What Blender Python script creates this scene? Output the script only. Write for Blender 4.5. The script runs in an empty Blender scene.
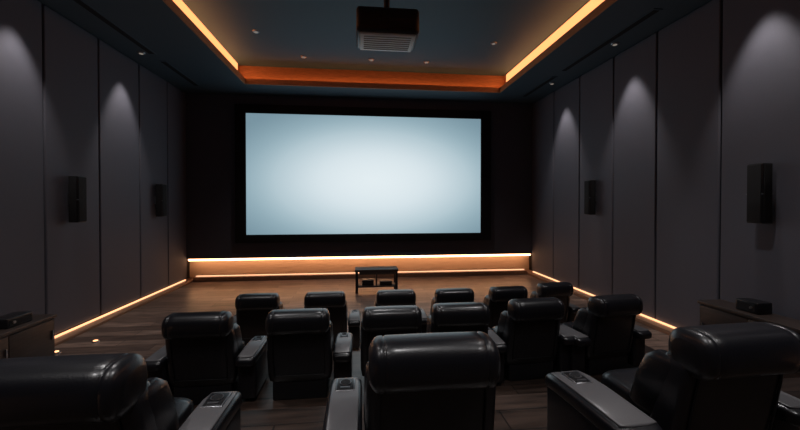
import bpy, bmesh, math, random
from mathutils import Vector, Matrix
random.seed(4)
S=bpy.context.scene
S.view_settings.view_transform='Standard'
S.view_settings.look='None'
COL=S.collection

# ------------------------------------------------------------------ materials
def mat(name,col,rough=.5,metal=0,bump=0,bscale=40,var=0,spec=.5,stretch=None,coat=0):
    m=bpy.data.materials.new(name); m.use_nodes=True
    nt=m.node_tree; b=nt.nodes['Principled BSDF']
    b.inputs['Base Color'].default_value=(*col,1); b.inputs['Roughness'].default_value=rough
    b.inputs['Metallic'].default_value=metal; b.inputs['Specular IOR Level'].default_value=spec
    b.inputs['Coat Weight'].default_value=coat; b.inputs['Coat Roughness'].default_value=.2
    tc=nt.nodes.new('ShaderNodeTexCoord'); mp=nt.nodes.new('ShaderNodeMapping')
    nt.links.new(tc.outputs['Object'],mp.inputs[0])
    if stretch: mp.inputs['Scale'].default_value=stretch
    n=nt.nodes.new('ShaderNodeTexNoise'); n.inputs['Scale'].default_value=bscale; n.inputs['Detail'].default_value=4
    nt.links.new(mp.outputs[0],n.inputs['Vector'])
    if bump:
        bp=nt.nodes.new('ShaderNodeBump'); bp.inputs['Strength'].default_value=bump; bp.inputs['Distance'].default_value=.01
        nt.links.new(n.outputs['Fac'],bp.inputs['Height']); nt.links.new(bp.outputs[0],b.inputs['Normal'])
    if var:
        r=nt.nodes.new('ShaderNodeValToRGB')
        r.color_ramp.elements[0].position=.3; r.color_ramp.elements[1].position=.7
        r.color_ramp.elements[0].color=(*[c*(1-var) for c in col],1)
        r.color_ramp.elements[1].color=(*[c*(1+var) for c in col],1)
        nt.links.new(n.outputs['Fac'],r.inputs[0]); nt.links.new(r.outputs[0],b.inputs['Base Color'])
    return m
def emis(name,col,st):
    m=bpy.data.materials.new(name); m.use_nodes=True
    nt=m.node_tree; nt.nodes.clear()
    o=nt.nodes.new('ShaderNodeOutputMaterial'); e=nt.nodes.new('ShaderNodeEmission')
    e.inputs[0].default_value=(*col,1); e.inputs[1].default_value=st
    nt.links.new(e.outputs[0],o.inputs[0]); return m

M_panel=mat('wall_fabric',(.105,.107,.136),.75,bump=.25,bscale=160,var=.06)
M_groove=mat('groove_dark',(.005,.005,.007),.8)
M_front=mat('front_wall_fabric',(.070,.078,.108),.9,bump=.2,bscale=120)
M_ceil=mat('ceiling_paint',(.050,.115,.160),.7,bump=.05,bscale=60)
M_soff=mat('soffit_paint',(.052,.084,.112),.55,bump=.05,bscale=60)
M_copper=mat('cove_wood',(.50,.22,.10),.5,bump=.1,bscale=20,var=.2,stretch=(.3,.3,3))
M_cream=mat('niche_panel',(.80,.58,.43),.6)
M_wood=mat('skirting_wood',(.28,.15,.09),.45,bump=.1,bscale=10,var=.3,stretch=(1,.15,4))
M_cab=mat('cabinet_wood',(.040,.028,.024),.4,bump=.1,bscale=12,var=.3,stretch=(4,.4,4))
M_leather=mat('black_leather',(.008,.008,.011),.36,bump=.12,bscale=120,spec=.5,coat=.35)
M_armsheen=mat('arm_leather_sheen',(.13,.126,.132),.33,bump=.10,bscale=140,spec=.6)  # screen's reflection on the arm tops, put into the base colour as lighter grey
M_seam=mat('seam_piping',(.004,.004,.005),.5)
M_plast=mat('black_plastic',(.008,.008,.010),.35)
M_grille=mat('speaker_cloth',(.005,.005,.007),.8,bump=.5,bscale=300)
M_metal=mat('brushed_metal',(.35,.35,.37),.35,metal=1)
M_grey=mat('projector_grey',(.65,.76,.82),.4)
M_frame=mat('screen_velvet',(.003,.003,.004),.9)
M_cove=emis('cove_led',(1,.34,.115),2.0)
M_coveup=emis('cove_led_up',(1,.32,.10),8.5)
M_coveupd=emis('cove_led_up_dim',(1,.34,.11),5.0)
M_led=emis('niche_led',(1,.50,.24),8)
M_ledb=emis('niche_led_low',(1,.52,.28),1.9)
M_ledw=emis('skirting_led',(1,.47,.23),2.0)
M_lamp=emis('lamp_lens',(1,.88,.75),.2)
M_amber=emis('amber_lens',(1,.45,.2),3)

def floor_mat():
    m=bpy.data.materials.new('floor_planks'); m.use_nodes=True; nt=m.node_tree; b=nt.nodes['Principled BSDF']
    tc=nt.nodes.new('ShaderNodeTexCoord'); mp=nt.nodes.new('ShaderNodeMapping')
    nt.links.new(tc.outputs['Object'],mp.inputs[0])
    br=nt.nodes.new('ShaderNodeTexBrick'); br.inputs['Scale'].default_value=1
    br.inputs['Brick Width'].default_value=1.8; br.inputs['Row Height'].default_value=.26
    br.inputs['Mortar Size'].default_value=.007; br.offset=.37
    br.inputs['Color1'].default_value=(.34,.235,.19,1); br.inputs['Color2'].default_value=(.12,.082,.068,1)
    br.inputs['Mortar'].default_value=(.012,.009,.008,1)
    nt.links.new(mp.outputs[0],br.inputs['Vector'])
    mp2=nt.nodes.new('ShaderNodeMapping'); mp2.inputs['Scale'].default_value=(1,9,1)
    nt.links.new(tc.outputs['Object'],mp2.inputs[0])
    n=nt.nodes.new('ShaderNodeTexNoise'); n.inputs['Scale'].default_value=2.2; n.inputs['Detail'].default_value=6
    nt.links.new(mp2.outputs[0],n.inputs['Vector'])
    r=nt.nodes.new('ShaderNodeValToRGB'); r.color_ramp.elements[0].position=.3; r.color_ramp.elements[1].position=.75
    r.color_ramp.elements[0].color=(.35,.35,.35,1); r.color_ramp.elements[1].color=(1.3,1.25,1.2,1)
    nt.links.new(n.outputs['Fac'],r.inputs[0])
    mx=nt.nodes.new('ShaderNodeMix'); mx.data_type='RGBA'; mx.blend_type='MULTIPLY'; mx.inputs[0].default_value=1
    nt.links.new(br.outputs['Color'],mx.inputs[6]); nt.links.new(r.outputs[0],mx.inputs[7])
    nt.links.new(mx.outputs[2],b.inputs['Base Color'])
    b.inputs['Roughness'].default_value=.31
    bp=nt.nodes.new('ShaderNodeBump'); bp.inputs['Strength'].default_value=.3; bp.inputs['Distance'].default_value=.01
    nt.links.new(br.outputs['Fac'],bp.inputs['Height']); bp.invert=True
    nt.links.new(bp.outputs[0],b.inputs['Normal'])
    return m
M_floor=floor_mat()
M_riser=M_floor.copy(); M_riser.name='riser_planks'
for n in M_riser.node_tree.nodes:
    if n.type=='TEX_BRICK':
        n.inputs['Color1'].default_value=(.075,.050,.040,1); n.inputs['Color2'].default_value=(.033,.023,.019,1)

def screen_mat(cx,cz,hw,hh):
    # projected picture: pale blue-white glow, brighter in the middle
    m=bpy.data.materials.new('projected_image'); m.use_nodes=True; nt=m.node_tree; nt.nodes.clear()
    o=nt.nodes.new('ShaderNodeOutputMaterial'); e=nt.nodes.new('ShaderNodeEmission'); nt.links.new(e.outputs[0],o.inputs[0])
    tc=nt.nodes.new('ShaderNodeTexCoord'); mp=nt.nodes.new('ShaderNodeMapping')
    mp.inputs['Location'].default_value=(-.06,0,.10)
    mp.inputs['Scale'].default_value=(1/hw,0,1/hh)
    nt.links.new(tc.outputs['Object'],mp.inputs[0])
    l=nt.nodes.new('ShaderNodeVectorMath'); l.operation='LENGTH'; nt.links.new(mp.outputs[0],l.inputs[0])
    r=nt.nodes.new('ShaderNodeValToRGB'); cr=r.color_ramp; cr.interpolation='B_SPLINE'
    cr.elements[0].position=0; cr.elements[0].color=(.78,.86,.89,1)
    cr.elements[1].position=1.0; cr.elements[1].color=(.17,.27,.33,1)
    x=cr.elements.new(.33); x.color=(.71,.80,.845,1)
    x=cr.elements.new(.60); x.color=(.43,.56,.62,1)
    x=cr.elements.new(.78); x.color=(.28,.41,.475,1)
    mm=nt.nodes.new('ShaderNodeMath'); mm.operation='MULTIPLY'; mm.inputs[1].default_value=.72
    nt.links.new(l.outputs['Value'],mm.inputs[0]); nt.links.new(mm.outputs[0],r.inputs[0])
    nt.links.new(r.outputs[0],e.inputs[0]); e.inputs[1].default_value=1.0
    return m

# ------------------------------------------------------------------ mesh tools
class Mesh:
    def __init__(s): s.bm=bmesh.new(); s.mats=[]
    def mi(s,m):
        if m not in s.mats: s.mats.append(m)
        return s.mats.index(m)
    def _merge(s,t,m,smooth):
        i=s.mi(m)
        for f in t.faces: f.material_index=i; f.smooth=smooth
        me=bpy.data.meshes.new('tmp'); t.to_mesh(me); t.free(); s.bm.from_mesh(me); bpy.data.meshes.remove(me)
    def box(s,x0,x1,y0,y1,z0,z1,m,r=0,seg=3,rot=None,smooth=None):
        t=bmesh.new(); bmesh.ops.create_cube(t,size=1)
        c=Vector(((x0+x1)/2,(y0+y1)/2,(z0+z1)/2))
        for v in t.verts: v.co=Vector((v.co.x*(x1-x0),v.co.y*(y1-y0),v.co.z*(z1-z0)))
        if r: bmesh.ops.bevel(t,geom=t.edges[:],offset=r,segments=seg,affect='EDGES',profile=.5)
        M=Matrix.Translation(c)
        if rot: M=M@Matrix.Rotation(rot[0],4,rot[1])
        bmesh.ops.transform(t,matrix=M,verts=t.verts[:])
        s._merge(t,m,(r>0) if smooth is None else smooth)
    def cyl(s,c,r,h,m,axis='Z',n=28,r2=None):
        t=bmesh.new(); bmesh.ops.create_cone(t,cap_ends=True,segments=n,radius1=r,radius2=r if r2 is None else r2,depth=h)
        M=Matrix.Translation(Vector(c))
        if axis=='X': M=M@Matrix.Rotation(math.pi/2,4,'Y')
        if axis=='Y': M=M@Matrix.Rotation(math.pi/2,4,'X')
        bmesh.ops.transform(t,matrix=M,verts=t.verts[:]); s._merge(t,m,False)
    def loft(s,axis,st,m,n=40,e=3.0):
        t=bmesh.new(); rings=[]
        for (p,ha,hb,ca,cb) in st:
            ring=[]
            for k in range(n):
                a=2*math.pi*k/n; c,si=math.cos(a),math.sin(a)
                u=ca+ha*math.copysign(abs(c)**(2/e),c); w=cb+hb*math.copysign(abs(si)**(2/e),si)
                co={'X':(p,u,w),'Z':(u,w,p),'Y':(u,p,w)}[axis]
                ring.append(t.verts.new(co))
            rings.append(ring)
        for a,b in zip(rings,rings[1:]):
            for k in range(n): t.faces.new((a[k],a[(k+1)%n],b[(k+1)%n],b[k]))
        t.faces.new(rings[0]); t.faces.new(rings[-1])
        bmesh.ops.recalc_face_normals(t,faces=t.faces[:])
        s._merge(t,m,True)
    def tube(s,pts,r,m,n=8):
        t=bmesh.new(); rings=[]
        P=[Vector(p) for p in pts]
        for i,p in enumerate(P):
            d=(P[min(i+1,len(P)-1)]-P[max(i-1,0)]).normalized()
            up=Vector((0,0,1)) if abs(d.z)<.9 else Vector((1,0,0))
            a=d.cross(up).normalized(); b=d.cross(a)
            rings.append([t.verts.new(p+a*r*math.cos(2*math.pi*k/n)+b*r*math.sin(2*math.pi*k/n)) for k in range(n)])
        for a,b in zip(rings,rings[1:]):
            for k in range(n): t.faces.new((a[k],a[(k+1)%n],b[(k+1)%n],b[k]))
        bmesh.ops.recalc_face_normals(t,faces=t.faces[:])
        s._merge(t,m,True)
    def data(s,name):
        me=bpy.data.meshes.new(name); s.bm.to_mesh(me); s.bm.free()
        for m in s.mats: me.materials.append(m)
        return me
    def obj(s,name,loc=(0,0,0),rz=0,parent=None):
        o=bpy.data.objects.new(name,s.data(name)); o.location=loc; o.rotation_euler=(0,0,rz); COL.objects.link(o)
        if parent: o.parent=parent
        return o

# ------------------------------------------------------------------ room dimensions (metres)
XL,XR=-5.60,6.07; YF=12.18; YB=-3.0; ZC=6.01; ZT=6.62; H=2.50
TX0,TX1,TY0,TY1=-3.41,4.41,-1.6,11.08

m=Mesh(); m.box(XL-.3,XR+.3,YB-.2,YF+.5,-.1,0,M_floor); m.obj('floor')

def side_wall(name,x,sgn,seams):
    m=Mesh()
    m.box(min(x,x-sgn*.2),max(x,x-sgn*.2),YB-.2,YF+.5,0,ZC+.9,M_groove)
    s=sorted(seams)
    for a,b in zip(s,s[1:]):
        m.box(min(x,x+sgn*.06),max(x,x+sgn*.06),a+.017,b-.017,.10,ZC-.01,M_panel,r=.024,seg=3)
    o=m.obj(name)
    md=o.modifiers.new('wn','WEIGHTED_NORMAL'); md.keep_sharp=False
sl=[12.18,11.06,9.74,8.33,6.99]+[6.99-1.333*i for i in range(1,8)]
sr=[12.18,10.73,9.39,8.05,6.78,5.46]+[5.46-1.333*i for i in range(1,7)]
side_wall('wall_left',XL,1,sl); side_wall('wall_right',XR,-1,sr)
m=Mesh(); m.box(XL-.2,XR+.2,YB-.2,YB,0,ZC+.9,M_panel); m.obj('wall_back')
m=Mesh()
m.box(XL-.2,XR+.2,YF+.30,YF+.5,0,ZC+.9,M_cream)
m.box(XL+.0,XR-.0,YF,YF+.30,.70,ZC+.9,M_front)
m.obj('wall_front')
m=Mesh(); m.box(XL+.08,XR-.08,YF+.03,YF+.07,.63,.695,M_led)
m.obj('led_strip')
m=Mesh(); m.box(XL+.32,XR-.32,YF+.01,YF+.04,.132,.155,M_ledb)
m.obj('led_strip')
m=Mesh(); m.box(XL+.3,XR-.3,YF-.16,YF+.3,0,.13,M_wood,r=.01,smooth=False); m.obj('baseboard_front')
for nm,x,s,h in(('baseboard_left',XL,1,.055),('baseboard_right',XR,-1,.085)):
    m=Mesh(); a,b=sorted((x,x+s*.30)); m.box(a,b,YB,YF+.3,0,h,M_wood,r=.01,smooth=False); m.obj(nm)
    m=Mesh(); a,b=sorted((x+s*.065,x+s*.10)); m.box(a,b,YB+.05,YF-.18,h,h+.030,M_ledw); m.obj('led_strip')

# ceiling : soffit ring, tray, cove
m=Mesh()
c=.22
m.box(XL-.2,XR+.2,YB-.2,YF+.5,ZT,ZT+.12,M_ceil)
m.obj('ceiling')
m=Mesh()
for (x0,x1,y0,y1) in ((XL,TX0,YB,YF),(TX1,XR,YB,YF),(TX0,TX1,TY1,YF),(TX0,TX1,YB,TY0)):
    m.box(x0,x1,y0,y1,ZC,ZC+.10,M_soff)
L=.03
m.box(TX0,TX0+L,TY0,TY1,ZC-.01,ZC+.15,M_copper); m.box(TX1-L,TX1,TY0,TY1,ZC-.01,ZC+.15,M_copper)
m.box(TX0+L,TX1-L,TY1-L,TY1,ZC-.01,ZC+.15,M_copper); m.box(TX0+L,TX1-L,TY0,TY0+L,ZC-.01,ZC+.15,M_copper)
m.box(TX0-c-.05,TX0-c,TY0-c,TY1+c,ZC+.10,ZT,M_copper); m.box(TX1+c,TX1+c+.05,TY0-c,TY1+c,ZC+.10,ZT,M_copper)
m.box(TX0-c,TX1+c,TY1+c,TY1+c+.05,ZC+.10,ZT,M_copper); m.box(TX0-c,TX1+c,TY0-c-.05,TY0-c,ZC+.10,ZT,M_copper)
m.obj('ceiling_soffit')
m=Mesh()
m.box(TX0-c,TX0-c+.03,TY0,TY1,ZC+.36,ZC+.59,M_cove); m.box(TX1+c-.03,TX1+c,TY0,TY1,ZC+.34,ZC+.57,M_cove)
m.box(TX0-.14,TX0-.06,TY0,TY1,ZC+.10,ZC+.12,M_coveup); m.box(TX1+.06,TX1+.14,TY0,TY1,ZC+.10,ZC+.12,M_coveup)
m.box(TX0,TX1,TY1+.06,TY1+.14,ZC+.10,ZC+.12,M_coveupd); m.box(TX0,TX1,TY0-.14,TY0-.06,ZC+.10,ZC+.12,M_coveupd)
m.obj('cove_light')

for x,s in((-4.87,1),(5.34,-1)):
    for a,b in((2.2,5.4),(6.0,9.1),(9.5,11.4)):
        m=Mesh(); m.box(x-.09,x+.09,a,b,ZC-.012,ZC,M_soff); m.box(x-.06,x+.06,a+.04,b-.04,ZC-.016,ZC-.008,M_groove); m.obj('air_vent')

# ------------------------------------------------------------------ lamps
def downlight(x,y,z,power=0,angle=60,tilt=(0,0),col=(1,.91,.86),lens=True,blend=.75):
    m=Mesh(); m.cyl((0,0,-.012),.075,.024,M_metal,r2=.085); m.cyl((0,0,-.026),.045,.006,M_lamp if lens else M_grille)
    o=m.obj('downlight',(x,y,z))
    if power:
        l=bpy.data.lights.new('spot','SPOT'); l.energy=power; l.spot_size=math.radians(angle); l.spot_blend=blend
        l.color=col; l.shadow_soft_size=.06
        lo=bpy.data.objects.new('spot',l); COL.objects.link(lo); lo.parent=o; lo.location=(0,0,-.05)
        lo.rotation_euler=(math.radians(tilt[0]),math.radians(tilt[1]),0)
for y in(1.1,3.75,6.4,9.05): downlight(XL+.50,y,ZC,170,54,(0,7),blend=.7)
for y in(2.1,4.75,7.42,10.05): downlight(XR-.50,y,ZC,170,54,(0,-7),blend=.7)
for x,y,p in((-2.5,9.0,0),(3.4,9.0,0),(-1.6,10.4,130),(0.3,10.4,0),(1.9,10.4,130)): downlight(x,y,ZT,p,90)
for x,y in((-2.4,4.0),(3.2,4.0),(.4,6.8),(.4,1.0),(-2.4,.2),(3.2,.2)): downlight(x,y,ZT,230,90,col=(1,.97,.97))  # downlights out of view, added as general fill for the room

# ------------------------------------------------------------------ screen
sx0,sx1,sz0,sz1=-3.69,4.12,H-1.03,H+2.90
cx,cz=(sx0+sx1)/2,(sz0+sz1)/2
m=Mesh(); fx0,fx1,fz0,fz1=-4.02,4.48,H-1.29,H+3.18
m.box(fx0-cx,sx0-cx,-.06,.06,fz0-cz,fz1-cz,M_frame,r=.01); m.box(sx1-cx,fx1-cx,-.06,.06,fz0-cz,fz1-cz,M_frame,r=.01)
m.box(sx0-cx,sx1-cx,-.06,.06,fz0-cz,sz0-cz,M_frame,r=.01); m.box(sx0-cx,sx1-cx,-.06,.06,sz1-cz,fz1-cz,M_frame,r=.01)
m.box(fx0-cx+.05,fx1-cx-.05,.02,.06,fz0-cz+.05,fz1-cz-.05,M_frame)
m.box(sx0-cx,sx1-cx,-.005,.019,sz0-cz,sz1-cz,screen_mat(cx,cz,(sx1-sx0)/2,(sz1-sz0)/2))
m.obj('projection_screen',(cx,YF-.065,cz))

# ------------------------------------------------------------------ speakers
def speaker(x,y,z,s):
    m=Mesh()
    m.box(-.085,.085,-.11,.11,-.44,.44,M_plast,r=.015)
    m.box(-.065,.065,-.118,-.105,-.42,.42,M_grille,r=.004)
    a,b=sorted((s*.085,s*.098)); m.box(a,b,-.095,.095,-.42,.42,M_grille,r=.004)
    a,b=sorted((-s*.085,-s*.15)); m.box(a,b,-.04,.04,-.10,.10,M_metal)
    m.box(-.09,.09,-.113,.113,-.012,-.004,M_metal)
    m.obj('wall_speaker',(x,y,z))
for y in(7.5,10.4): speaker(XL+.215,y,H+.07,1)
for y in(8.68,4.72): speaker(XR-.215,y,H+.14,-1)

# ------------------------------------------------------------------ projector
m=Mesh()
m.box(-.42,.42,-.30,.30,0,.34,M_plast,r=.05,seg=4)
m.box(-.37,.37,-.26,.26,-.02,.02,M_grey,r=.01)
for i in range(7): 
    y=-.2+i*.065; m.box(-.32,.32,y,y+.012,-.026,-.018,M_plast)
m.box(-.36,-.12,-.312,-.295,.08,.26,M_grille,r=.004); m.box(.02,.36,-.312,-.295,.06,.18,M_grille,r=.004)
m.cyl((.18,.34,.17),.09,.12,M_plast,'Y'); m.cyl((.18,.40,.17),.07,.02,M_metal,'Y')
m.box(-.22,.22,-.18,.18,.34,.39,M_plast,r=.015); m.cyl((0,0,.39+(ZT-H-2.25-.39)/2),.04,ZT-H-2.25-.39,M_plast)
m.cyl((0,0,ZT-H-2.25-.02),.12,.04,M_plast)
m.obj('ceiling_projector',(.36,5.05,H+2.25))

# ------------------------------------------------------------------ low table near the screen
m=Mesh()
m.box(-.60,.60,-.25,.25,.60,.66,M_cab,r=.01)
for x in(-.55,.55):
    for y in(-.2,.2): m.box(x-.035,x+.035,y-.035,y+.035,0,.60,M_plast,r=.006)
m.box(-.54,.54,-.22,.22,.16,.20,M_cab,r=.006)
m.box(-.015,.015,-.22,.22,.20,.60,M_plast)
m.box(-.40,-.08,-.15,.15,.20,.34,M_plast,r=.01); m.box(.10,.44,-.15,.15,.20,.30,M_plast,r=.01)
m.box(-.48,.48,-.24,-.22,.52,.60,M_cab)
m.obj('console_table',(.43,10.2,0))

# ------------------------------------------------------------------ side cabinets
def cabinet(x,y0,y1,h,s,w=.65):
    m=Mesh(); l=y1-y0
    a,b=sorted((0,s*w)); m.box(a,b,0,l,h-.05,h,M_cab,r=.008)
    a,b=sorted((0,s*(w-.03))); m.box(a,b,.02,l-.02,.08,h-.05,M_cab)
    n=max(2,int(l/.7))
    for i in range(n):
        q0=.04+i*(l-.08)/n; q1=.04+(i+1)*(l-.08)/n
        a,b=sorted((s*(w-.03),s*(w-.01))); m.box(a,b,q0+.006,q1-.006,.10,h-.07,M_cab,r=.004)
        a,b=sorted((s*(w-.01),s*(w+.01))); m.box(a,b,q1-.06,q1-.045,h*.5,h*.5+.14,M_metal)
    for yy in(.1,l-.1):
        a,b=sorted((s*.05,s*(w-.08))); m.box(a,b,yy-.03,yy+.03,0,.08,M_plast)
    m.obj('media_cabinet',(x,y0,0))
cabinet(XL+.305,3.2,6.25,.74,1,.50); cabinet(XR-.305,2.3,5.2,.95,-1,.42)
m=Mesh(); m.box(-.12,.12,-.2,.2,0,.14,M_plast,r=.015); m.box(.12,.126,-.17,.17,.03,.11,M_grille); m.cyl((.13,-.1,.07),.02,.012,M_metal,'X')
m.obj('media_player',(XL+.58,5.75,.741))
m=Mesh(); m.box(-.12,.12,-.15,.15,0,.16,M_plast,r=.015); m.box(-.126,-.12,-.12,.12,.03,.13,M_grille); m.cyl((-.13,-.07,.08),.02,.012,M_metal,'X')
m.obj('media_player',(XR-.5,4.55,.951))

# ------------------------------------------------------------------ seating risers
m=Mesh(); m.box(-2.7,4.4,3.1,5.35,0,.30,M_riser,r=.02,seg=2,smooth=False); m.box(-2.7,4.4,5.33,5.36,.26,.30,M_cab); m.obj('seating_riser')
m=Mesh(); m.box(-2.7,4.4,YB+.02,3.1,0,.78,M_riser,r=.02,seg=2,smooth=False); m.obj('seating_riser')
m=Mesh(); m.box(-3.3,-2.7,1.9,3.1,0,.52,M_riser,r=.015,seg=2,smooth=False); m.box(-3.3,-2.7,3.1,3.7,0,.26,M_riser,r=.015,seg=2,smooth=False); m.obj('aisle_steps')
for x,y in((-4.75,7.0),(-5.05,6.55)):
    m=Mesh(); m.cyl((0,0,.012),.06,.024,M_metal,r2=.05); m.cyl((0,0,.027),.035,.008,M_amber); o=m.obj('floor_light',(x,y,0))

# ------------------------------------------------------------------ recliners
def recliner(arms):
    m=Mesh()
    st=[]
    for z,hw,hd,cy in((.20,.30,.07,.18),(.22,.335,.09,.18),(.30,.350,.10,.17),(.5,.352,.105,.14),(.7,.348,.105,.105),(.80,.342,.10,.085),(.86,.325,.09,.08),(.885,.29,.06,.08)):
        st.append((z,hw,hd,0,cy))
    m.loft('Z',st,M_leather,n=56,e=5.5)
    for sx in(-1,1):
        m.tube([(sx*.272,.17-.101,.28),(sx*.278,.14-.106,.5),(sx*.276,.105-.106,.7),(sx*.270,.088-.101,.79)],.006,M_seam)
    m.tube([(-.272,.068,.29),(0,.066,.29),(.272,.068,.29)],.005,M_seam)
    m.loft('Z',[(.42,.20,.04,0,.30),(.45,.245,.075,0,.29),(.6,.25,.09,0,.25),(.76,.25,.085,0,.21),(.80,.20,.05,0,.20)],M_leather,n=40,e=4)
    for sx in(-1,1):
        m.loft('Z',[(.44,.03,.05,sx*.30,.30),(.48,.055,.12,sx*.30,.28),(.66,.055,.13,sx*.30,.22),(.80,.05,.11,sx*.30,.17),(.85,.03,.06,sx*.30,.15)],M_leather,n=28,e=3)
    st=[]; W=.330
    for x in [-1,-.992,-.975,-.95,-.91,-.86,-.80,-.785,-.77,-.755,-.74,-.6,-.3,0,.3,.6,.74,.755,.77,.785,.80,.86,.91,.95,.975,.992,1]:
        a=abs(x); k=(1-((a-.80)/.2)**3*.42) if a>.8 else 1
        if abs(a-.77)<.008: k*=.95
        elif abs(a-.77)<.02: k*=.982
        st.append((x*W,.135*k,.126*k,.02,.903+.004*(1-a*a)))
    m.loft('X',st,M_leather,n=44,e=2.8)
    m.tube([(-.26,-.03,.795),(0,-.032,.792),(.26,-.03,.795)],.006,M_seam)
    m.loft('Y',[(.22,.20,.05,0,.38),(.25,.255,.085,0,.38),(.5,.262,.10,0,.385),(.68,.262,.10,0,.39),(.75,.25,.085,0,.385),(.78,.20,.05,0,.38)],M_leather,n=40,e=4)
    m.box(-.26,.26,.12,.70,.06,.30,M_leather,r=.03)
    m.box(-.26,.26,.71,.81,.10,.31,M_leather,r=.04)
    m.box(-.30,.30,.10,.72,0,.22,M_plast,r=.02)
    for c,hw0 in arms:
        k=hw0/.107
        m.box(c-.098*k,c+.098*k,.08,.70,.04,.46,M_leather,r=.035)
        st=[]
        for y,hw,hz,cz in((-.02,.07,.03,.485),(0.0,.095,.045,.485),(.05,.105,.052,.488),(.4,.107,.055,.485),(.58,.107,.055,.478),(.68,.104,.055,.465),(.72,.09,.05,.45),(.735,.065,.035,.44)):
            st.append((y,hw*k,hz,c,cz))
        m.loft('Y',st,M_leather,n=36,e=4.2)
        m.loft('Y',[(.02,.04*k,.004,c,.536),(.03,.082*k,.010,c,.538),(.4,.086*k,.010,c,.538),(.57,.086*k,.010,c,.531),(.67,.08*k,.010,c,.517),(.69,.05*k,.004,c,.510)],M_armsheen,n=32,e=5)
        m.box(c-.062,c+.062,.46,.62,.532,.549,M_metal,r=.004)
        m.box(c-.052,c+.052,.470,.610,.540,.552,M_plast,r=.003)
        m.cyl((c,.555,.553),.038,.006,M_metal); m.cyl((c,.555,.555),.031,.006,M_grille)
        m.box(c-.03,c+.03,.482,.498,.549,.557,M_metal)
    return m.data('recliner')
LA,RA=(-.47,.107),(.47,.107)
V={k:recliner(v) for k,v in {'L':(LA,),'LR':(LA,RA),'N':(),'R':(RA,),'W':((-.60,.145),RA)}.items()}
def chair(x,y,z,k,rz=0):
    o=bpy.data.objects.new('recliner',V[k]); o.location=(x,y,z); o.rotation_euler=(0,0,math.radians(rz)); COL.objects.link(o)
for x,y,k,r in((-1.66,6.0,'LR',0),(-.587,6.0,'R',0),(.583,6.0,'R',0),(1.59,6.0,'R',2),(2.57,6.05,'R',4),(3.55,6.25,'R',8)): chair(x,y,0,k,r)
for x,y,k,r in((-1.717,4.0,'LR',0),(-.68,4.0,'R',0),(.344,4.0,'N',0),(1.146,4.05,'R',0),(2.117,4.15,'R',4),(3.195,4.2,'LR',8)): chair(x,y,.30,k,r)
for x,y,k,r in((-1.33,1.70,'LR',0),(.369,1.8,'L',0),(2.07,1.76,'W',3)): chair(x,y,.78,k,r)

# ------------------------------------------------------------------ camera
cd=bpy.data.cameras.new('camera'); cd.sensor_width=36; cd.lens=36*360/800; cd.shift_y=-.010; cd.clip_start=.05
co=bpy.data.objects.new('camera',cd); COL.objects.link(co); co.location=(0,0,H)
co.rotation_euler=(math.radians(90-.64),0,math.radians(-6.18)); S.camera=co
w=bpy.data.worlds.new('world'); S.world=w; w.use_nodes=True; w.node_tree.nodes['Background'].inputs[0].default_value=(.01,.012,.015,1)
